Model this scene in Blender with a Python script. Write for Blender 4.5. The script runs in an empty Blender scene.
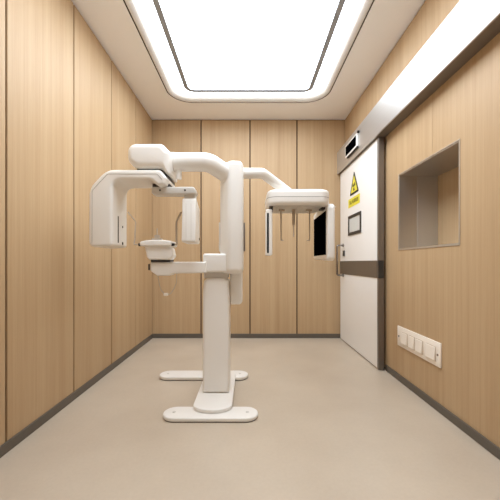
import bpy, bmesh, math, random
from mathutils import Vector, Matrix
random.seed(4)
scene = bpy.context.scene
COL = scene.collection

# ------------------------------------------------------------------ measures
F, VX, VY = 318.0, 248.4, 262.8          # focal length and vanishing point of the photo
EYE = 1.0                                # eye height
XL, XR, YB, YF, H = -1.278, 1.281, 4.229, -0.90, 2.908

def gx(px, Y): return (px - VX) * Y / F
def gz(py, Y): return EYE - (py - VY) * Y / F

def lin(c):
    return tuple(((v/255)/12.92 if v/255 <= .04045 else ((v/255+.055)/1.055)**2.4) for v in c) + (1.0,)

# ------------------------------------------------------------------ materials
def new_mat(name):
    m = bpy.data.materials.new(name); m.use_nodes = True
    nt = m.node_tree
    return m, nt, nt.nodes['Principled BSDF']

def mat(name, rgb, rough=.5, metal=0.0, spec=.5, noise=0.03, scale=6.0, coat=0.0, trans=0.0, stretch=None, bump=0.0):
    m, nt, p = new_mat(name)
    N, L = nt.nodes, nt.links
    p.inputs['Roughness'].default_value = rough
    p.inputs['Metallic'].default_value = metal
    p.inputs['Specular IOR Level'].default_value = spec
    p.inputs['Coat Weight'].default_value = coat
    p.inputs['Transmission Weight'].default_value = trans
    tc = N.new('ShaderNodeTexCoord'); mp = N.new('ShaderNodeMapping')
    if stretch: mp.inputs['Scale'].default_value = stretch
    L.new(tc.outputs['Object'], mp.inputs['Vector'])
    nz = N.new('ShaderNodeTexNoise'); nz.inputs['Scale'].default_value = scale; nz.inputs['Detail'].default_value = 4
    L.new(mp.outputs['Vector'], nz.inputs['Vector'])
    mx = N.new('ShaderNodeMix'); mx.data_type = 'RGBA'
    c = lin(rgb)
    mx.inputs['A'].default_value = tuple(v*(1-noise) for v in c[:3]) + (1,)
    mx.inputs['B'].default_value = tuple(min(1, v*(1+noise)) for v in c[:3]) + (1,)
    L.new(nz.outputs['Fac'], mx.inputs['Factor'])
    L.new(mx.outputs['Result'], p.inputs['Base Color'])
    if bump:
        b = N.new('ShaderNodeBump'); b.inputs['Strength'].default_value = bump; b.inputs['Distance'].default_value = .002
        L.new(nz.outputs['Fac'], b.inputs['Height']); L.new(b.outputs['Normal'], p.inputs['Normal'])
    return m

def wood_mat():
    m, nt, p = new_mat('oak_veneer')
    N, L = nt.nodes, nt.links
    p.inputs['Roughness'].default_value = .48
    p.inputs['Specular IOR Level'].default_value = .3
    tc = N.new('ShaderNodeTexCoord')
    at = N.new('ShaderNodeAttribute'); at.attribute_name = 'panel'
    cb = N.new('ShaderNodeCombineXYZ')
    for k, f in (('X', 3.7), ('Y', 5.1), ('Z', 2.3)):
        ml = N.new('ShaderNodeMath'); ml.operation = 'MULTIPLY'; ml.inputs[1].default_value = f
        L.new(at.outputs['Fac'], ml.inputs[0]); L.new(ml.outputs[0], cb.inputs[k])
    ad = N.new('ShaderNodeVectorMath'); ad.operation = 'ADD'
    L.new(tc.outputs['Object'], ad.inputs[0]); L.new(cb.outputs[0], ad.inputs[1])
    def noise(scale, detail, rough=.55):
        mp = N.new('ShaderNodeMapping'); mp.inputs['Scale'].default_value = scale
        L.new(ad.outputs[0], mp.inputs['Vector'])
        nz = N.new('ShaderNodeTexNoise'); nz.inputs['Scale'].default_value = 1.0
        nz.inputs['Detail'].default_value = detail; nz.inputs['Roughness'].default_value = rough
        L.new(mp.outputs[0], nz.inputs['Vector'])
        return nz.outputs['Fac']
    broad = noise((13, 13, .22), 3)
    fine = noise((62, 62, .8), 4, .65)
    pore = noise((260, 260, 7), 3, .6)
    def mixv(a, b, f):
        x = N.new('ShaderNodeMix'); x.data_type = 'FLOAT'; x.inputs['Factor'].default_value = f
        L.new(a, x.inputs['A']); L.new(b, x.inputs['B']); return x.outputs['Result']
    v = mixv(mixv(broad, fine, .45), pore, .18)
    r = N.new('ShaderNodeValToRGB')
    e = r.color_ramp.elements
    e[0].position = .30; e[0].color = lin(WOOD[0])
    e[1].position = .70; e[1].color = lin(WOOD[2])
    k = e.new(.5); k.color = lin(WOOD[1])
    L.new(v, r.inputs['Fac']); L.new(r.outputs['Color'], p.inputs['Base Color'])
    b = N.new('ShaderNodeBump'); b.inputs['Strength'].default_value = .12; b.inputs['Distance'].default_value = .001
    L.new(fine, b.inputs['Height']); L.new(b.outputs['Normal'], p.inputs['Normal'])
    return m

def floor_mat():
    m, nt, p = new_mat('beige_vinyl')
    N, L = nt.nodes, nt.links
    p.inputs['Roughness'].default_value = .34
    p.inputs['Specular IOR Level'].default_value = .45
    tc = N.new('ShaderNodeTexCoord')
    n1 = N.new('ShaderNodeTexNoise'); n1.inputs['Scale'].default_value = 2.2; n1.inputs['Detail'].default_value = 6
    n2 = N.new('ShaderNodeTexNoise'); n2.inputs['Scale'].default_value = 60; n2.inputs['Detail'].default_value = 3
    L.new(tc.outputs['Object'], n1.inputs['Vector']); L.new(tc.outputs['Object'], n2.inputs['Vector'])
    x = N.new('ShaderNodeMix'); x.data_type = 'FLOAT'; x.inputs['Factor'].default_value = .25
    L.new(n1.outputs['Fac'], x.inputs['A']); L.new(n2.outputs['Fac'], x.inputs['B'])
    r = N.new('ShaderNodeValToRGB'); e = r.color_ramp.elements
    e[0].position = .3; e[0].color = lin(FLOOR[0]); e[1].position = .7; e[1].color = lin(FLOOR[1])
    L.new(x.outputs['Result'], r.inputs['Fac']); L.new(r.outputs['Color'], p.inputs['Base Color'])
    return m

def emit_mat(name, rgb, s):
    m, nt, p = new_mat(name)
    p.inputs['Base Color'].default_value = lin(rgb)
    p.inputs['Emission Color'].default_value = lin(rgb)
    p.inputs['Emission Strength'].default_value = s
    return m

WOOD = [(169, 138, 101), (182, 153, 117), (193, 165, 129)]
FLOOR = [(184, 169, 150), (198, 184, 165)]
M = dict(
    wood=wood_mat(), floor=floor_mat(),
    reveal=mat('dark_reveal', (70, 48, 30), .8),
    ceiling=mat('ceiling_paint', (248, 248, 248), .85, spec=.2, noise=.01),
    greywall=mat('wall_paint', (236, 236, 236), .8, noise=.01),
    lip=mat('moulding_paint', (205, 197, 186), .6, noise=.01),
    base=mat('bronze_grey_skirting', (92, 84, 74), .45, noise=.05),
    white=mat('white_enamel', (236, 233, 227), .32, noise=.012, coat=.15),
    cream=mat('grey_white_plastic', (208, 204, 197), .42, noise=.015),
    seam=mat('seam_grey', (150, 144, 136), .6),
    dark=mat('dark_plastic', (48, 44, 40), .5),
    black=mat('black_glass', (5, 5, 6), .45, spec=0.0),
    blackmat=mat('black_rubber', (14, 14, 15), .55),
    steel=mat('brushed_steel', (206, 204, 201), .37, .8, noise=.05, scale=1.0, stretch=(160, 1.5, 160)),
    soffit=mat('dark_bronze_metal', (122, 112, 102), .5, .35, noise=.05),
    stile=mat('bronze_steel', (134, 126, 118), .42, .8, noise=.06, scale=1.0, stretch=(120, 120, 2)),
    hatch=mat('hatch_steel', (204, 199, 192), .32, .9, noise=.05, scale=1.0, stretch=(90, 90, 2)),
    rim=mat('satin_steel_rim', (196, 186, 172), .35, .6, noise=.02),
    chrome=mat('satin_chrome', (150, 144, 138), .25, 1.0, noise=.02),
    pin=mat('tan_pin', (176, 160, 138), .4, .2, noise=.02),
    door=mat('white_door_laminate', (238, 236, 232), .38, noise=.01),
    plastic=mat('white_switch_plastic', (240, 230, 216), .35, noise=.01),
    plastic_shade=mat('shaded_switch_plastic', (208, 192, 172), .4, noise=.01),  # white switch plastic darkened, with the shadow under the rockers painted in
    yellow=mat('sign_yellow', (226, 214, 66), .5, noise=.02),
    ink=mat('sign_ink', (20, 18, 10), .6),
    olive=mat('label_ink', (88, 82, 14), .6),
    frame_grey=mat('aluminium_profile', (160, 164, 170), .6),
    glass=mat('frosted_pane', (205, 208, 205), .25, noise=.02),
    clear=mat('clear_acrylic', (236, 226, 212), .2, noise=.01, trans=.55),
    light=emit_mat('opal_diffuser', (233, 244, 255), 6.7),
    cove=emit_mat('cove_diffuser', (233, 244, 255), 6.0),
)

# ------------------------------------------------------------------ mesh helpers
WORLD = {}
def finish(bm, name, m, parent=None, angle=38, origin=None, smooth=True):
    """link bm (in world coordinates) as one mesh object, origin at its own middle"""
    bmesh.ops.remove_doubles(bm, verts=bm.verts, dist=1e-6)
    bmesh.ops.recalc_face_normals(bm, faces=bm.faces)
    if origin is None:
        xs = [v.co for v in bm.verts]
        lo = Vector((min(v[i] for v in xs) for i in range(3))); hi = Vector((max(v[i] for v in xs) for i in range(3)))
        origin = (lo + hi) / 2
    origin = Vector(origin)
    bmesh.ops.translate(bm, verts=bm.verts, vec=-origin)
    me = bpy.data.meshes.new(name)
    if smooth:
        for f in bm.faces: f.smooth = True
    bm.to_mesh(me); bm.free()
    if smooth: me.set_sharp_from_angle(angle=math.radians(angle))
    for mm in (m if isinstance(m, (list, tuple)) else [m]): me.materials.append(mm)
    o = bpy.data.objects.new(name, me); COL.objects.link(o)
    WORLD[o] = origin
    if parent is not None:
        o.parent = parent; o.location = origin - WORLD[parent]
    else:
        o.location = origin
    return o

def thing(name, loc, label, cat, kind=None):
    o = bpy.data.objects.new(name, None); COL.objects.link(o)
    o.empty_display_size = .1
    o.location = loc; WORLD[o] = Vector(loc)
    return tag(o, label, cat, kind)

def tag(o, label=None, cat=None, kind=None, group=None):
    if label: o['label'] = label
    if cat: o['category'] = cat
    if kind: o['kind'] = kind
    if group: o['group'] = group
    return o

def fillet(pts, radii, n=6, closed=True):
    """round the corners of a 2-D or 3-D polyline"""
    P = [Vector(p) for p in pts]
    if not isinstance(radii, (list, tuple)): radii = [radii] * len(P)
    out = []
    for i, p in enumerate(P):
        r = radii[i]
        if r <= 0 or (not closed and i in (0, len(P) - 1)):
            out.append(p); continue
        a, b = P[i-1] - p, P[(i+1) % len(P)] - p
        la, lb = a.length, b.length; a.normalize(); b.normalize()
        ang = a.angle(b)
        if ang > math.pi - .02: out.append(p); continue
        t = min(r / math.tan(ang / 2), la * .49, lb * .49)
        rr = t * math.tan(ang / 2)
        c = p + (a + b).normalized() * (rr / math.sin(ang / 2))
        s, e = p + a * t - c, p + b * t - c
        tot = s.angle(e)
        for k in range(n + 1):
            w = k / n
            out.append(c + (s * math.sin((1-w) * tot) + e * math.sin(w * tot)) / math.sin(tot))
    return out

AX = {'y': lambda u, v, w: (u, w, v), 'z': lambda u, v, w: (u, v, w), 'x': lambda u, v, w: (w, u, v)}
def prism(pts, axis, w0, w1, bevel=0, seg=3, bm=None):
    """extrude a 2-D outline ('y': XZ outline, 'z': XY, 'x': YZ) and soften its rims"""
    t = bmesh.new()
    f = AX[axis]
    a = [t.verts.new(f(p[0], p[1], w0)) for p in pts]
    b = [t.verts.new(f(p[0], p[1], w1)) for p in pts]
    n = len(pts)
    t.faces.new(a); t.faces.new(b)
    for i in range(n): t.faces.new((a[i], a[(i+1) % n], b[(i+1) % n], b[i]))
    bmesh.ops.recalc_face_normals(t, faces=t.faces)
    if bevel > 0:
        es = [e for e in t.edges if len(e.link_faces) == 2 and e.calc_face_angle(0) > math.radians(40)]
        bmesh.ops.bevel(t, geom=es, offset=bevel, segments=seg, profile=.5, affect='EDGES', clamp_overlap=True)
    if bm is None: return t
    me = bpy.data.meshes.new('tmp'); t.to_mesh(me); t.free(); bm.from_mesh(me); bpy.data.meshes.remove(me)
    return bm

def soft(pts, radii, axis, w0, w1, b, seg=4, n=6, bm=None):
    """extrude a sharp 2-D outline, rounding its corners by radii and both rims by b"""
    bm = bm or bmesh.new()
    P = [Vector((p[0], p[1])) for p in pts]; N = len(P)
    if not isinstance(radii, (list, tuple)): radii = [radii] * N
    area = sum(P[i].x * P[(i+1) % N].y - P[(i+1) % N].x * P[i].y for i in range(N))
    if area < 0: P.reverse(); radii = list(radii)[::-1]
    D = [(P[(i+1) % N] - P[i]).normalized() for i in range(N)]
    NI = [Vector((-d.y, d.x)) for d in D]
    def outline(d):
        Q, R = [], []
        for i in range(N):
            a, c = NI[i-1], NI[i]
            Q.append(P[i] + (a + c) * (d / (1 + a.dot(c))))
            convex = D[i-1].x * D[i].y - D[i-1].y * D[i].x > 0
            R.append(max(radii[i] - d, .0008) if convex else radii[i] + d)
        return fillet(Q, R, n)
    f = AX[axis]; rings = []
    prof = [(b * (1 - math.sin(k / seg * math.pi / 2)), b * (1 - math.cos(k / seg * math.pi / 2))) for k in range(seg + 1)]
    lev = [(d, w0 + w) for d, w in prof] + [(d, w1 - w) for d, w in reversed(prof)]
    for d, w in lev: rings.append([bm.verts.new(f(p.x, p.y, w)) for p in outline(d)])
    for A, B in zip(rings, rings[1:]):
        m = len(A)
        for i in range(m): bm.faces.new((A[i], A[(i+1) % m], B[(i+1) % m], B[i]))
    bm.faces.new(rings[0]); bm.faces.new(rings[-1])
    return bm

def box(x0, x1, y0, y1, z0, z1, bevel=0, seg=2, bm=None):
    return prism([(x0, z0), (x1, z0), (x1, z1), (x0, z1)], 'y', y0, y1, bevel, seg, bm)

def tube(path, r, seg=14, bm=None, caps=True, rad=None):
    bm = bm or bmesh.new()
    P = [Vector(p) for p in path]
    T = [(P[min(i+1, len(P)-1)] - P[max(i-1, 0)]).normalized() for i in range(len(P))]
    up = Vector((0, 0, 1)) if abs(T[0].z) < .9 else Vector((0, 1, 0))
    nrm = T[0].cross(up).normalized()
    rings = []
    for i, p in enumerate(P):
        if i:
            nrm = nrm - T[i] * nrm.dot(T[i]); nrm.normalize()
        bi = T[i].cross(nrm)
        q = rad[i] if rad else r
        rings.append([bm.verts.new(p + (nrm * math.cos(2*math.pi*k/seg) + bi * math.sin(2*math.pi*k/seg)) * q) for k in range(seg)])
    for A, B in zip(rings, rings[1:]):
        for k in range(seg): bm.faces.new((A[k], A[(k+1) % seg], B[(k+1) % seg], B[k]))
    if caps: bm.faces.new(rings[0]); bm.faces.new(rings[-1])
    return bm

def rod(p, q, r, seg=16, bm=None, round_end=0):
    P, Q = Vector(p), Vector(q)
    if round_end:
        d = (Q - P).normalized(); L = (Q - P).length
        k = min(round_end, L * .4, r)
        return tube([P, P + d*k*.3, P + d*k, Q - d*k, Q - d*k*.3, Q], r, seg, bm, rad=[r-k*.9, r-k*.25, r, r, r-k*.25, r-k*.9])
    return tube([P, Q], r, seg, bm)

def rrect(x0, x1, y0, y1, r, n=10):
    return fillet([(x0, y0), (x1, y0), (x1, y1), (x0, y1)], r, n)

def ring(loops, bm=None):
    """bridge closed loops of equal length [(points, z), ...]"""
    bm = bm or bmesh.new()
    R = [[bm.verts.new((p[0], p[1], z)) for p in pts] for pts, z in loops]
    for A, B in zip(R, R[1:]):
        n = len(A)
        for i in range(n): bm.faces.new((A[i], A[(i+1) % n], B[(i+1) % n], B[i]))
    return bm

def text_mesh(body, size, name, m, parent, mtx, depth=.0006):
    c = bpy.data.curves.new(name, 'FONT'); c.body = body; c.size = size; c.align_x = 'CENTER'; c.align_y = 'CENTER'
    c.extrude = depth
    t = bpy.data.objects.new('tmp_text', c); COL.objects.link(t)
    bpy.context.view_layer.update()
    me = bpy.data.meshes.new_from_object(t.evaluated_get(bpy.context.evaluated_depsgraph_get()))
    bpy.data.objects.remove(t); bpy.data.curves.remove(c)
    bm = bmesh.new(); bm.from_mesh(me); bpy.data.meshes.remove(me)
    bmesh.ops.transform(bm, matrix=mtx, verts=bm.verts)
    return finish(bm, name, m, parent, smooth=False)

# ------------------------------------------------------------------ ROOM
def wall(name, panels, backing, label, face=None):
    """panels: boxes with a grain number each; backing: the dark boxes behind the joints"""
    bm = bmesh.new()
    lay = bm.faces.layers.float.new('panel')
    for i, (b, g, bev) in enumerate(panels):
        n0 = set(bm.faces)
        box(*b, bevel=bev, seg=1, bm=bm)
        for f in bm.faces:
            if f not in n0: f[lay] = g; f.material_index = 0
    for b in backing:
        n0 = set(bm.faces)
        box(*b, bm=bm)
        for f in bm.faces:
            if f not in n0: f[lay] = 0; f.material_index = 1
    o = finish(bm, name, [face or M['wood'], M['reveal']], origin=(0, 0, 0), smooth=False)
    return tag(o, label, 'wall', 'structure')

G = .0075                                 # half joint
TOP = H - .012
PT = .018
ys = [YB, 3.612, 2.972, 2.330, 1.680, 1.035, .39, -.255, YF]
P = [((XL - PT, XL, ys[k+1] + G, ys[k] - (G if k else 0), .02, TOP), k * 1.37 + .3, .002) for k in range(8)]
wall('wall_left', P, [(XL - PT - .04, XL - PT, YF, YB, 0, H + .15)], 'left wall of tall pale oak panels with dark joints')
xs = [XL, gx(201, YB), gx(250, YB), gx(297, YB), XR]
P = [((xs[k] + (G if k else 0), xs[k+1] - (G if k < 3 else 0), YB, YB + PT, .02, TOP), 20 + k * 1.71, .002) for k in range(4)]
wall('wall_back', P, [(XL - .06, XR + .06, YB + PT, YB + PT + .04, 0, H + .15)], 'end wall of four pale oak panels behind the machine')
# right wall with the hatch opening
HY0, HY1, HZ0, HZ1 = 1.930, 2.705, 1.114, 1.744
SY = 2.213                                # hair-thin joint above the hatch
right = [(YF, HY0, .02, TOP, 40.), (HY1, YB, .02, TOP, 40.), (HY0, HY1, .02, HZ0, 40.), (HY0, SY - .0012, HZ1, 2.2, 40.), (SY + .0012, HY1, HZ1, 2.2, 40.), (HY0, HY1, 2.2, TOP, 40.)]
P = [((XR, XR + PT, a, b, c, d), g, 0) for a, b, c, d, g in right]
B = [(XR + PT, XR + PT + .03, a, b, c, d) for a, b, c, d in ((YF, HY0 - .012, 0, H + .15), (HY1 + .012, YB, 0, H + .15), (HY0 - .012, HY1 + .012, 0, HZ0 - .012), (HY0 - .012, HY1 + .012, HZ1 + .012, H + .15))]
wall('wall_right', P, B, 'right wall of plain pale oak with a square hatch opening')
P = [((XL + k * .64 + G, min(XL + (k+1) * .64, XR) - G, YF - PT, YF, .02, TOP), 60 + k, .002) for k in range(4)]
wall('wall_front', P, [(XL - .06, XR + .06, YF - PT - .04, YF - PT, 0, H + .15)], 'white painted wall facing the end wall', M['greywall'])

o = finish(box(XL - .06, XR + .06, YF - .06, YB + .06, -.06, 0), 'floor', M['floor'], origin=(0, 0, 0), smooth=False)
tag(o, 'smooth glossy beige vinyl floor', 'floor', 'structure')

# skirting
BH, BT = .058, .010
for n, b in (('baseboard_left', (XL, XL + BT, YF, YB, 0, BH)), ('baseboard_back', (XL + BT, XR - BT, YB - BT, YB, 0, BH)),
             ('baseboard_right', (XR - BT, XR, YF, 2.945, 0, BH)), ('baseboard_front', (XL + BT, XR - BT, YF, YF + BT, 0, BH))):
    tag(finish(box(*b, bevel=.002, seg=1), n, M['base'], smooth=False), 'dark bronze skirting along the %s wall' % n.split('_')[1].replace('back', 'end'), 'skirting', 'structure')

# ceiling with its rounded tray
CX0, CX1, CY0, CY1, CR = -.912, .918, .62, 3.797, .27
def tray(d, r=None): return rrect(CX0 + d, CX1 - d, CY0 + d, CY1 - d, CR - d if r is None else r, 12)
bm = bmesh.new()
outer = [bm.verts.new((x, y, H)) for x, y in ((XL - .02, YF - .02), (XR + .02, YF - .02), (XR + .02, YB + .02), (XL - .02, YB + .02))]
inner = [bm.verts.new((p[0], p[1], H)) for p in tray(0)]
es = [bm.edges.new((l[i], l[(i+1) % len(l)])) for l in (outer, inner) for i in range(len(l))]
bmesh.ops.triangle_fill(bm, use_beauty=True, use_dissolve=False, edges=es)
up = [bm.verts.new((v.co.x, v.co.y, H + .13)) for v in inner]
for i in range(len(inner)): bm.faces.new((inner[i], inner[(i+1) % len(inner)], up[(i+1) % len(up)], up[i]))
bm.faces.new(up)
o = finish(bm, 'ceiling', M['ceiling'], origin=(0, 0, 0), smooth=False)
tag(o, 'flat warm white ceiling with a round-cornered light tray', 'ceiling', 'structure')
# dark shadow joint, then the sloped moulding
o = finish(ring([(tray(.0005), H + .001), (tray(.0005), H + .02), (tray(.012), H + .02), (tray(.012), H + .004)]), 'trim_2', M['reveal'], smooth=False)
tag(o, 'thin dark shadow joint around the ceiling light tray', 'trim', 'structure')
o = finish(ring([(tray(.0095), H + .018), (tray(.0095), H + .002), (tray(.014), H - .001), (tray(.030), H + .006), (tray(.052), H + .026), (tray(.056), H + .034), (tray(.056), H + .075)]), 'trim_1', M['lip'], angle=30)
tag(o, 'cream sloped moulding around the ceiling light tray', 'trim', 'structure')

# lights
cov = thing('cove_light', (0, 1.75, H + .06), 'glowing white band around the large ceiling light panel', 'light')
finish(ring([(tray(.0565), H + .052), (tray(.26), H + .052), (tray(.26), H + .07), (tray(.0565), H + .07), (tray(.0565), H + .052)]), 'diffuser', M['cove'], cov, smooth=False)
LX0, LX1, LY0, LY1, LR = -.706, .714, .83, 3.592, .105
def lamp(d): return rrect(LX0 + d, LX1 - d, LY0 + d, LY1 - d, LR - d, 10)
la = thing('ceiling_light', (0, 1.75, H + .02), 'large bright rectangular ceiling light panel with thin grey frame', 'light')
bm = bmesh.new(); bm.faces.new([bm.verts.new((p[0], p[1], H + .024)) for p in lamp(.045)])
finish(bm, 'diffuser', M['light'], la, smooth=False)
finish(ring([(lamp(.046), H + .026), (lamp(.046), H + .018), (lamp(0), H + .018), (lamp(0), H + .066), (lamp(.046), H + .066)]), 'frame', M['frame_grey'], la, smooth=False)
finish(prism(lamp(.045), 'z', H + .066, H + .1), 'back_tray', M['lip'], la, smooth=False)

# ------------------------------------------------------------------ sliding door, its cover and what hangs on them
DX, DY0, DY1 = 1.210, 2.985, 4.185
TX, TZ0, TZ1 = 1.178, 2.172, 2.462
hd = thing('track_cover', (TX, 1.7, TZ0), 'long brushed steel sliding track cover high along the right wall', 'track cover')
finish(prism([(TX, TZ0), (TX + .012, TZ0), (TX + .012, TZ1 - .012), (XR - .001, TZ1 - .012), (XR - .001, TZ1), (TX, TZ1)], 'y', YF + .05, YB - .002, .0015, 1), 'cover', M['steel'], hd, smooth=False)
finish(box(TX + .012, XR - .001, YF + .05, YB - .004, TZ0 + .002, TZ0 + .012), 'soffit', M['soffit'], hd, smooth=False)

dr = finish(box(DX, DX + .05, DY0, DY1, .012, TZ0 - .004, .002, 1), 'door_1', M['door'], smooth=False)
tag(dr, 'white sliding door with bronze edge and mid band at the far right', 'door', 'structure')
finish(box(DX - .002, XR - .020, DY0 - .034, DY0 - .0005, .006, TZ0 - .003, .002, 1), 'edge_stile', M['stile'], dr, smooth=False)
bz0, bz1 = .858, 1.022
bd = finish(box(DX - .006, DX - .0005, DY0, DY1, bz0, bz1, .001, 1), 'mid_band', M['stile'], dr, smooth=False)
finish(box(DX - .006, XR - .026, DY0 - .040, DY0 - .0345, bz0, bz1, .001, 1), 'band_return', M['dark'], dr, smooth=False)
# pull handle
hy, hx = 4.03, 1.122
bm = tube(fillet([(DX, hy, 1.222), (hx, hy, 1.222), (hx, hy, .842), (DX, hy, .842)], .025, 6, False), .0115, 12)
hn = finish(bm, 'pull_handle', M['chrome'], dr)
for z in (1.222, .842):
    finish(rod((DX - .0062, hy, z), (DX - .014, hy, z), .022, 16), 'rosette', M['chrome'], hn)
lk = finish(box(DX - .012, DX - .0005, 3.985, 4.045, 1.085, 1.155, .004, 2), 'lock', M['dark'], dr)
# viewing window
wz0, wz1, wy0, wy1 = 1.325, 1.556, 3.405, 3.835
fr = bmesh.new(); t = .032
for b in ((wy0, wy1, wz1 - t, wz1), (wy0, wy1, wz0, wz0 + t), (wy0, wy0 + t, wz0 + t, wz1 - t), (wy1 - t, wy1, wz0 + t, wz1 - t)):
    box(DX - .010, DX - .0005, *b, bevel=.001, seg=1, bm=fr)
vw = finish(fr, 'viewing_window', M['dark'], dr, smooth=False)
finish(box(DX - .004, DX - .0007, wy0 + t, wy1 - t, wz0 + t, wz1 - t), 'pane', M['glass'], vw, smooth=False)

# warning sign: black edged yellow triangle
def tri(cy, cz, s, r):
    h = s * math.sqrt(3) / 2
    return fillet([(cy - s/2, cz - h/3), (cy + s/2, cz - h/3), (cy, cz + 2*h/3)], r, 4)
sg = thing('warning_sign', (DX, 3.63, 1.79), 'triangular black and yellow radiation warning sign on the white door', 'sign')
scy, scz = 3.635, 1.876
finish(prism(tri(scy, scz, .305, .012), 'x', DX - .003, DX - .0006), 'border', M['ink'], sg, smooth=False)
finish(prism(tri(scy, scz, .222, .006), 'x', DX - .0042, DX - .003), 'field', M['yellow'], sg, smooth=False)
bm = bmesh.new()
prism([(scy + .011*math.cos(a), scz + .011*math.sin(a)) for a in [k*math.pi/8 for k in range(16)]], 'x', DX - .0052, DX - .0042, bm=bm)
for a0 in (0, 120, 240):
    pts = []
    for k in range(9):
        a = math.radians(a0 + 60*k/8); pts.append((scy + .050*math.cos(a), scz + .050*math.sin(a)))
    for k in range(8, -1, -1):
        a = math.radians(a0 + 60*k/8); pts.append((scy + .017*math.cos(a), scz + .017*math.sin(a)))
    prism(pts, 'x', DX - .0052, DX - .0042, bm=bm)
finish(bm, 'trefoil', M['ink'], sg, smooth=False)
lb = thing('warning_label', (DX, 3.64, 1.655), 'small yellow label with dark lettering under the triangular sign', 'label')
finish(prism(rrect(3.45, 3.845, 1.655, 1.757, .006, 3), 'x', DX - .002, DX - .0006), 'plate', M['yellow'], lb, smooth=False)
mtx = Matrix.Translation((DX - .0026, 3.648, 1.706)) @ Matrix(((0, 0, -1, 0), (-1, 0, 0, 0), (0, 1, 0, 0), (0, 0, 0, 1)))
text_mesh('当心电离辐射', .053, 'lettering', M['olive'], lb, mtx)

# black screen on the track cover
sc_ = thing('display_screen', (TX, 3.65, 2.25), 'small black display with white frame on the steel track cover', 'display')
sy0, sy1, sz0, sz1 = 3.405, 3.81, 2.248, 2.390
finish(prism(rrect(sy0, sy1, sz0, sz1, .008, 4), 'x', TX - .018, TX - .0005, .003, 2), 'housing', M['white'], sc_)
finish(box(TX - .0195, TX - .0182, sy0 + .024, sy1 - .020, sz0 + .020, sz1 - .014), 'screen', M['black'], sc_, smooth=False)
finish(box(TX - .020, TX - .002, sy0 - .012, sy1 - .06, sz0 - .016, sz0 - .002, .002, 1), 'bottom_rail', M['dark'], sc_, smooth=False)
finish(rod((TX - .0005, 3.378, 2.392), (TX - .022, 3.378, 2.392), .015, 18, round_end=.006), 'corner_knob', M['blackmat'], sc_)  # dark knob at the corner of the display frame

# ------------------------------------------------------------------ hatch in the right wall
ht = thing('pass_through_hatch', (XR, 2.3, HZ0), 'square steel lined hatch recessed into the right wood wall', 'hatch')
HD = .325; th = .008
lin_ = bmesh.new()
x0, x1 = XR + .0005, XR + HD
box(x0, x1, HY0, HY1, HZ0, HZ0 + th, bm=lin_); box(x0, x1, HY0, HY1, HZ1 - th, HZ1, bm=lin_)
box(x0, x1, HY0, HY0 + th, HZ0 + th, HZ1 - th, bm=lin_); box(x0, x1, HY1 - th, HY1, HZ0 + th, HZ1 - th, bm=lin_)
finish(lin_, 'liner', M['hatch'], ht, smooth=False)
finish(box(x1, x1 + .01, HY0, HY1, HZ0, HZ1), 'back_panel', M['wood'], ht, smooth=False)
rm = bmesh.new(); e = .008
for b in ((HY0 - e, HY1 + e, HZ1, HZ1 + e), (HY0 - e, HY1 + e, HZ0 - e, HZ0), (HY0 - e, HY0, HZ0, HZ1), (HY1, HY1 + e, HZ0, HZ1)):
    box(XR - .004, XR - .0003, *b, bevel=.001, seg=1, bm=rm)
finish(rm, 'rim', M['rim'], ht, smooth=False)
finish(box(XR + .15, x1 - .0005, HY1 - th - .004, HY1 - th - .0005, HZ0 + th + .0005, HZ1 - th - .0005), 'rear_side_sheet', M['steel'], ht, smooth=False)  # paler steel sheet over the rear half of the far side

# ------------------------------------------------------------------ switch plate
sp = thing('switch_panel', (XR, 2.41, .30), 'long white plate of four switches low on the right wall', 'switch panel')
finish(box(XR - .010, XR - .0004, 2.104, 2.714, .300, .466, .003, 2), 'face_plate', M['plastic'], sp)
for a, b in ((2.543, 2.625), (2.432, 2.508), (2.318, 2.402), (2.158, 2.268)):
    r_ = finish(box(XR - .0125, XR - .0102, a - .006, b + .006, .330, .432, .001, 1), 'switch', M['plastic_shade'], sp)  # base coloured darker to stand for shade around its rocker
    bm = prism([(XR - .0127, .336), (XR - .0127, .426), (XR - .0165, .426), (XR - .022, .336)], 'y', a, b, .0015, 1)
    finish(bm, 'rocker', M['plastic'], r_)
for y in (2.685, 2.135):
    finish(rod((XR - .0102, y, .382), (XR - .0125, y, .382), .008, 12), 'screw', M['chrome'], sp)

# ------------------------------------------------------------------ the X-ray machine
mc = thing('dental_xray_machine', (-.235, 2.40, 0), 'tall white panoramic dental X-ray machine standing in the room', 'X-ray machine')
W, CR_, DK, SM = M['white'], M['cream'], M['dark'], M['seam']

# base: two bars and the plate between them
def foot(xa, xb, ya, yb, h):
    r = (yb - ya) / 2 - .001
    f_ = finish(soft([(xa, ya), (xb, ya), (xb, yb), (xa, yb)], r, 'z', .004, h, .008, 4, 12), 'foot', W, mc)
    finish(prism(rrect(xa + .006, xb - .006, ya + .006, yb - .006, r - .006, 10), 'z', .0004, .004), 'rubber_pad', DK, f_, smooth=False)
    for x in (xa + .07, xb - .07):
        finish(rod((x, (ya+yb)/2, h - .001), (x, (ya+yb)/2, h + .002), .011, 14), 'screw', CR_, f_)
foot(-.553, .063, 1.985, 2.150, .030)
foot(-.772, -.003, 2.690, 2.865, .032)
bp = [(-.108, 2.72), (-.368, 2.72), (-.368, 2.16)]
for k in range(13):
    a = math.pi + math.pi * k / 12
    bp.append((-.238 + .130 * math.cos(a), 2.125 + .085 * math.sin(a)))
bp.append((-.108, 2.16))
finish(soft(bp, .01, 'z', .0315, .056, .006, 3, 3), 'base_plate', W, mc)

# column
cp = [(-.333, .057), (-.140, .057), (-.140, .78), (-.149, .890), (-.322, .890), (-.333, .78)]
finish(soft(cp, [.002, .002, .2, .04, .04, .2], 'y', 2.300, 2.530, .022, 5), 'column', W, mc)
finish(box(-.325, -.152, 2.325, 2.51, .886, .938, .006, 2), 'column_neck', CR_, mc)

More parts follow.
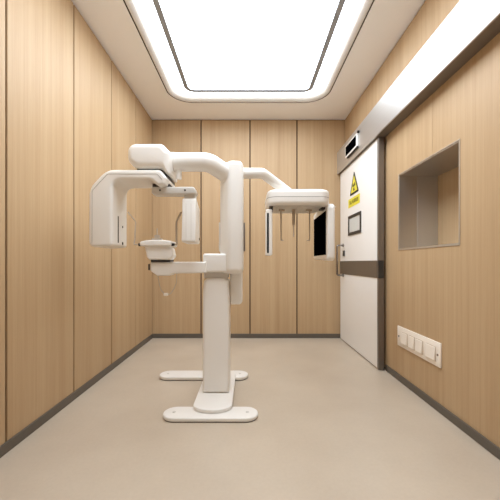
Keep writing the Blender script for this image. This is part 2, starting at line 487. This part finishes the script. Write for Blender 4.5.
# carriage and mast
finish(soft([(-.324, .932), (-.10, .932), (-.10, 1.066), (-.324, 1.066)], .016, 'y', 2.258, 2.43, .016), 'carriage', W, mc)
mp_ = [(-.206, 2.43), (-.206, 2.315), (-.138, 2.232), (-.036, 2.232), (-.036, 2.43)]
finish(soft(mp_, [.02, .05, .05, .045, .02], 'z', .922, 1.726, .040, 6), 'mast', W, mc)
finish(soft([(-.139, .684), (-.045, .684), (-.045, 1.62), (-.139, 1.62)], [.012, .03, .012, .012], 'y', 2.405, 2.52, .01), 'mast_rail', W, mc)
# grips either side of the mast
for x, m_ in ((-.030, CR_), (-.2135, CR_)):
    g = finish(box(x - .006, x + .006, 2.36, 2.40, 1.085, 1.30, .004, 2), 'hand_grip', M['soffit'] if x > -.1 else CR_, mc)
    xi = -.045 if x > -.1 else -.195
    for z in (1.11, 1.275):
        finish(box(min(x, xi), max(x, xi), 2.372, 2.388, z - .006, z + .006, .002, 1), 'bracket', W, g)

# upper arm tube from the mast to the rotor housing
Y0 = 2.20
za = gz(162.2, Y0)
pth = fillet([(-.56, Y0, za), (gx(208.5, Y0), Y0, za), (gx(225, 2.29), 2.29, gz(173, 2.29)), (-.13, 2.31, gz(178, 2.31))], [0, .10, .05, 0], 8, False)
ua = finish(tube(pth, .0635, 28), 'upper_arm', W, mc)
finish(rod((gx(171, Y0), Y0, za), (gx(174.8, Y0), Y0, za), .066, 28), 'collar', CR_, mc)
finish(rod((gx(178.8, 2.2), 2.2, gz(168, 2.2)), (gx(178.8, 2.2), 2.2, gz(179.5, 2.2)), .020, 16, round_end=.008), 'arm_knob', W, mc)

# rotor housing
Yh = 2.06
px = lambda L, Y: [(gx(a, Y), gz(b, Y)) for a, b in L]
Yq = 2.17
hp = px([(127.6, 144.0)], 2.08) + [(gx(166, Yq), gz(144.0, 2.08))] + [(gx(174, Yq), gz(153, 2.08)), (gx(172.5, Yq), gz(175.5, Yh))] + px([(161, 168.3), (136, 168.3), (127.6, 161.5)], 2.07)
finish(soft(hp, [.065, .05, .035, .012, .05, .06, .06], 'y', 2.05, 2.34, .04, 6), 'rotor_housing', W, mc)
sl = px([(137, 167), (160.5, 167), (167, 175), (167, 181), (160, 171.5), (137, 171.5)], 2.09)
finish(prism(sl, 'y', 2.09, 2.31), 'bearing_seal', DK, mc, smooth=False)

# rotating gantry: wide head at the left, bridge to the right
Yg0, Yg1 = 2.05, 2.31
gp = px([(88.0, 247.5), (88.4, 188), (106, 169.4), (160, 169.4), (166.5, 177.5), (164.5, 184), (158, 185.5), (150, 179.5), (112, 179.5), (112, 246)], Yg0)
gn = finish(soft(gp, [.04, .13, .12, .03, .018, .018, .015, .03, .05, .02], 'y', Yg0, Yg1, .018, 5), 'gantry', W, mc)
# cover seam on the front face, the slit window and two dots on the inner face
sm = [(gx(a, Yg0), Yg0 - .0004, gz(b, Yg0)) for a, b in ((92, 243.5), (92.2, 190.5), (107.5, 174), (157, 174), (162, 179.5))]
finish(tube(fillet(sm, [0, .02, .02, .015, 0], 5, False), .0014, 6), 'cover_seam', SM, gn)
xi = gx(112, Yg0)
finish(box(xi - .002, xi + .0012, 2.140, 2.156, 1.135, 1.315, .0005, 1), 'slit_window', DK, gn, smooth=False)
finish(rod((xi - .002, 2.222, 1.25), (xi + .002, 2.222, 1.25), .008, 12), 'indicator', DK, gn)
finish(rod((xi - .002, 2.222, 1.135), (xi + .002, 2.222, 1.135), .011, 12), 'indicator', M['blackmat'], gn)

# detector arm and detector on the right side of the gantry
Ya = 2.12
az1, az0 = gz(186.6, Ya), gz(197, 2.22)
ar = gx(197.5, 2.21)
finish(box(gx(152, Ya), gx(169, Ya), 2.13, 2.21, az1, az1 + .022), 'swivel_gap', DK, mc, smooth=False)
da = finish(soft([(gx(151.5, Ya), az0), (ar, az0), (ar, az1), (gx(151.5, Ya), az1)], [.01, .012, .03, .01], 'y', Ya, 2.22, .008), 'detector_arm', CR_, mc)
for a in (160, 185):
    finish(rod((gx(a, Ya), Ya - .002, gz(190.2, Ya)), (gx(a, Ya), Ya + .003, gz(190.2, Ya)), .0065, 10), 'screw', DK, da)
Yd = 2.10
dx0, dx1 = gx(181.2, Yd), gx(195.2, Yd)
dz0, dz1 = gz(242, Yd), gz(195.8, Yd)
dp = [(Yd, dz0), (2.30, dz0 - .004), (2.30, dz1 - .055), (2.135, dz1)]
dt = finish(soft(dp, [.012, .015, .02, .02], 'x', dx0, dx1, .009), 'detector', W, mc)
for a in (186, 191):
    finish(box(gx(a, Yd) - .001, gx(a, Yd) + .001, Yd - .0006, Yd + .002, dz0 + .016, dz1 - .05), 'cover_groove', CR_, dt, smooth=False)
finish(rod((dx1 - .001, 2.27, 1.168), (dx1 + .003, 2.27, 1.168), .009, 12), 'indicator', DK, dt)
finish(box(dx0 + .012, dx1 - .008, 2.145, 2.205, dz1 - .02, az0 + .004), 'neck', CR_, dt, smooth=False)

# chin arm and chin rest
Yc = 2.22
ap = px([(150.3, 261.8), (206, 261.8), (206, 273), (172, 273.6), (168, 275.8), (157, 275.8), (150.3, 271)], Yc)
ca = finish(soft(ap, [.01, .002, .002, .01, .012, .02, .014], 'y', Yc, 2.37, .009), 'chin_arm', W, mc)
xe = gx(150.3, Yc)
finish(box(xe - .0015, xe + .001, 2.25, 2.275, .955, .995), 'end_slot', DK, ca, smooth=False)
finish(box(gx(149.6, 2.25), gx(151.2, 2.25), Yc - .001, Yc + .004, gz(270, Yc), gz(264, Yc)), 'end_slot', DK, ca, smooth=False)
Yr = 2.19
cp = px([(144, 245), (169, 245), (171.5, 249), (173, 256), (170, 259.8), (149, 259.8), (146.5, 257)], Yr)
cr = finish(soft(cp, [.006, .015, .02, .02, .018, .015, .012], 'y', Yr, 2.30, .012), 'chin_rest', W, mc)
finish(box(gx(150, Yr), gx(169, Yr), 2.21, 2.33, gz(262, Yr), gz(259.5, Yr)), 'rest_gap', DK, cr, smooth=False)
tp = px([(140.5, 246.3), (172, 246.3), (172, 241.2), (166, 240.2), (147, 240.2), (140.5, 242)], Yr)
finish(soft(tp, .012, 'y', Yr - .02, 2.36, .010), 'platform', W, cr)
zk = gz(244.6, Yr)
for a, b in ((138.5, 141.2), (171.4, 174.6)):
    finish(rod((gx(a, Yr), Yr + .0, zk), (gx(b, Yr), Yr + .0, zk), .0105, 14, round_end=.003), 'end_knob', M['blackmat'], cr)
bm = rod((gx(157.2, 2.26), 2.26, gz(241, 2.26)), (gx(157.2, 2.26), 2.26, gz(228.5, 2.26)), .005, 10)
prism(fillet(px([(154.6, 235), (160, 235), (160, 239.6), (154.6, 239.6)], 2.26), .006, 3), 'y', 2.255, 2.265, bm=bm)
prism(fillet(px([(152.5, 238.4), (162, 238.4), (162, 240.4), (152.5, 240.4)], 2.26), .004, 3), 'y', 2.24, 2.28, bm=bm)
finish(bm, 'bite_post', M['clear'], cr)
for pts, m_ in (([(177.2, 244.5), (176.4, 239), (176.4, 222), (181.3, 212)], M['pin']), ([(134, 244.5), (134.8, 239), (135.6, 221.5), (128, 212)], M['clear'])):
    q = [(gx(a, 2.23), 2.23, gz(b, 2.23)) for a, b in pts]
    s_ = 1 if pts[0][0] > 150 else -1
    q = [(q[0][0] - s_ * .035, Yr, zk)] + q
    finish(tube(fillet(q, [0, .01, .02, .03, 0], 5, False), .0075 if s_ > 0 else .005, 10), 'temple_support', m_, mc)
# clear hanging hose under the chin arm
q = [(gx(a, 2.28), 2.28 + c, gz(b, 2.28)) for a, b, c in ((157.8, 275, 0), (159, 283, 0), (161, 290, .0), (165, 295.5, .01), (170, 294, .02), (173, 289, .03), (175.5, 283, .03), (176, 273, .03))]
finish(tube(fillet(q, .03, 4, False), .0032, 8), 'hanging_hose', M['clear'], mc)
finish(box(gx(163.5, 2.28), gx(168, 2.28), 2.275, 2.295, gz(296, 2.28), gz(293, 2.28), .006, 2), 'hose_clip', M['plastic'], mc)

# cephalometric arm and head
q = [(-.10, 2.36, gz(173.3, 2.36)), (gx(262.5, 2.41), 2.41, gz(173.3, 2.41)), (gx(280, 2.52), 2.52, gz(186.2, 2.52)), (gx(288, 2.57), 2.57, gz(192.2, 2.57))]
finish(tube(fillet(q, [0, .06, .05, 0], 8, False), .0385, 20), 'cephalometric_arm', W, mc)
hx0, hx1 = gx(267.5, 2.40), gx(331.5, 2.40)
hc = finish(soft([(hx0, 2.40), (hx1, 2.40), (hx1, 2.86), (hx0, 2.86)], .085, 'z', 1.442, 1.561, .028, 6, 9), 'cephalometric_head', W, mc)
finish(prism(rrect(hx0 - .0006, hx1 + .0006, 2.3994, 2.8606, .0856, 10), 'z', 1.4975, 1.5015), 'head_seam', SM, hc, smooth=False)
ub = bmesh.new(); prism(rrect(hx0 + .05, hx1 - .05, 2.45, 2.81, .04, 6), 'z', 1.437, 1.4415, bm=ub)
for k in range(9): box(hx0 + .085 + k * .055, hx0 + .097 + k * .055, 2.47, 2.79, 1.4345, 1.4375, bm=ub)
finish(ub, 'underside_panel', CR_, hc, smooth=False)
finish(box(gx(287, 2.45), gx(305, 2.45), 2.46, 2.66, 1.558, 1.567, .003, 2), 'mounting_pad', W, hc)
# left collimator plate
p0, p1 = gx(266, 2.46), gx(272.4, 2.46)
cl = finish(soft([(p0, gz(255.4, 2.46)), (p1, gz(255.4, 2.46)), (p1, gz(209, 2.46)), (p0, gz(209, 2.46))], .012, 'y', 2.46, 2.60, .007), 'collimator_plate', W, mc)
finish(box(gx(266.9, 2.46), gx(268.9, 2.46), 2.4585, 2.463, gz(253, 2.46), gz(213, 2.46)), 'slot', M['blackmat'], cl, smooth=False)
finish(box(p1 - .022, p1 + .006, 2.48, 2.54, gz(211, 2.46), 1.446), 'hanger', DK, cl, smooth=False)
# right image sensor
X0 = .610
prof = [(2.45, 1.015), (2.98, 1.030), (2.98, 1.455), (2.45, 1.464)]
sn = finish(soft(prof, [.04, .025, .03, .05], 'x', X0, X0 + .06, .016, 5), 'image_sensor', W, mc)
finish(prism([(2.50, 1.064), (2.95, 1.062), (2.95, 1.398), (2.50, 1.410)], 'x', X0 - .0025, X0 + .004), 'black_panel', M['black'], sn, smooth=False)
finish(prism([(2.52, 1.456), (2.60, 1.456), (2.60, 1.425), (2.52, 1.425)], 'x', .575, .618), 'hanger', DK, sn, smooth=False)
# rods under the head
Ye = 2.60
def ear(pxx, s):
    x = gx(pxx, Ye)
    r_ = finish(rod((x, Ye, gz(240.5, Ye)), (x, Ye, 1.446), .0055, 10), 'ear_rod', M['pin'], mc)
    finish(rod((x, Ye, gz(240.2, Ye)), (x + s * .022, Ye, gz(240.2, Ye)), .005, 10, round_end=.002), 'ear_plug', M['clear'], r_)
    finish(box(x - .018, x + .03 * s if s > 0 else x + .018, Ye - .01, Ye + .01, gz(211, Ye), gz(208.6, Ye), .002, 1) if s > 0 else
           box(x - .03, x + .018, Ye - .01, Ye + .01, gz(211, Ye), gz(208.6, Ye), .002, 1), 'slider', M['pin'], r_)
ear(281, 1); ear(309.6, -1)
xn = gx(293.6, Ye)
nr = finish(rod((xn, Ye, gz(225, Ye)), (xn, Ye, 1.446), .012, 12, round_end=.003), 'nose_rod', M['pin'], mc)
finish(rod((xn, Ye, gz(236.5, Ye)), (xn, Ye, gz(224.5, Ye)), .005, 10), 'tip', M['clear'], nr)

# ------------------------------------------------------------------ camera, world, view
cam = bpy.data.cameras.new('camera'); co = bpy.data.objects.new('camera', cam); COL.objects.link(co)
co.location = (0, 0, EYE); co.rotation_euler = (math.pi / 2, 0, 0)
cam.sensor_width = 36; cam.lens = 36 * F / 500
cam.shift_x = (250 - VX) / 500; cam.shift_y = (VY - 250) / 500
cam.clip_start = .02
scene.camera = co
w = bpy.data.worlds.new('world'); scene.world = w; w.use_nodes = True
w.node_tree.nodes['Background'].inputs['Color'].default_value = (.8, .8, .8, 1)
w.node_tree.nodes['Background'].inputs['Strength'].default_value = .0
vs = scene.view_settings
scene.display_settings.display_device = 'sRGB'
vs.view_transform = 'Standard'; vs.look = 'None'; vs.exposure = 0.2; vs.gamma = 1; vs.use_curve_mapping = False
scene.cycles.max_bounces = 16; scene.cycles.diffuse_bounces = 12; scene.cycles.glossy_bounces = 6
scene.cycles.use_denoising = True
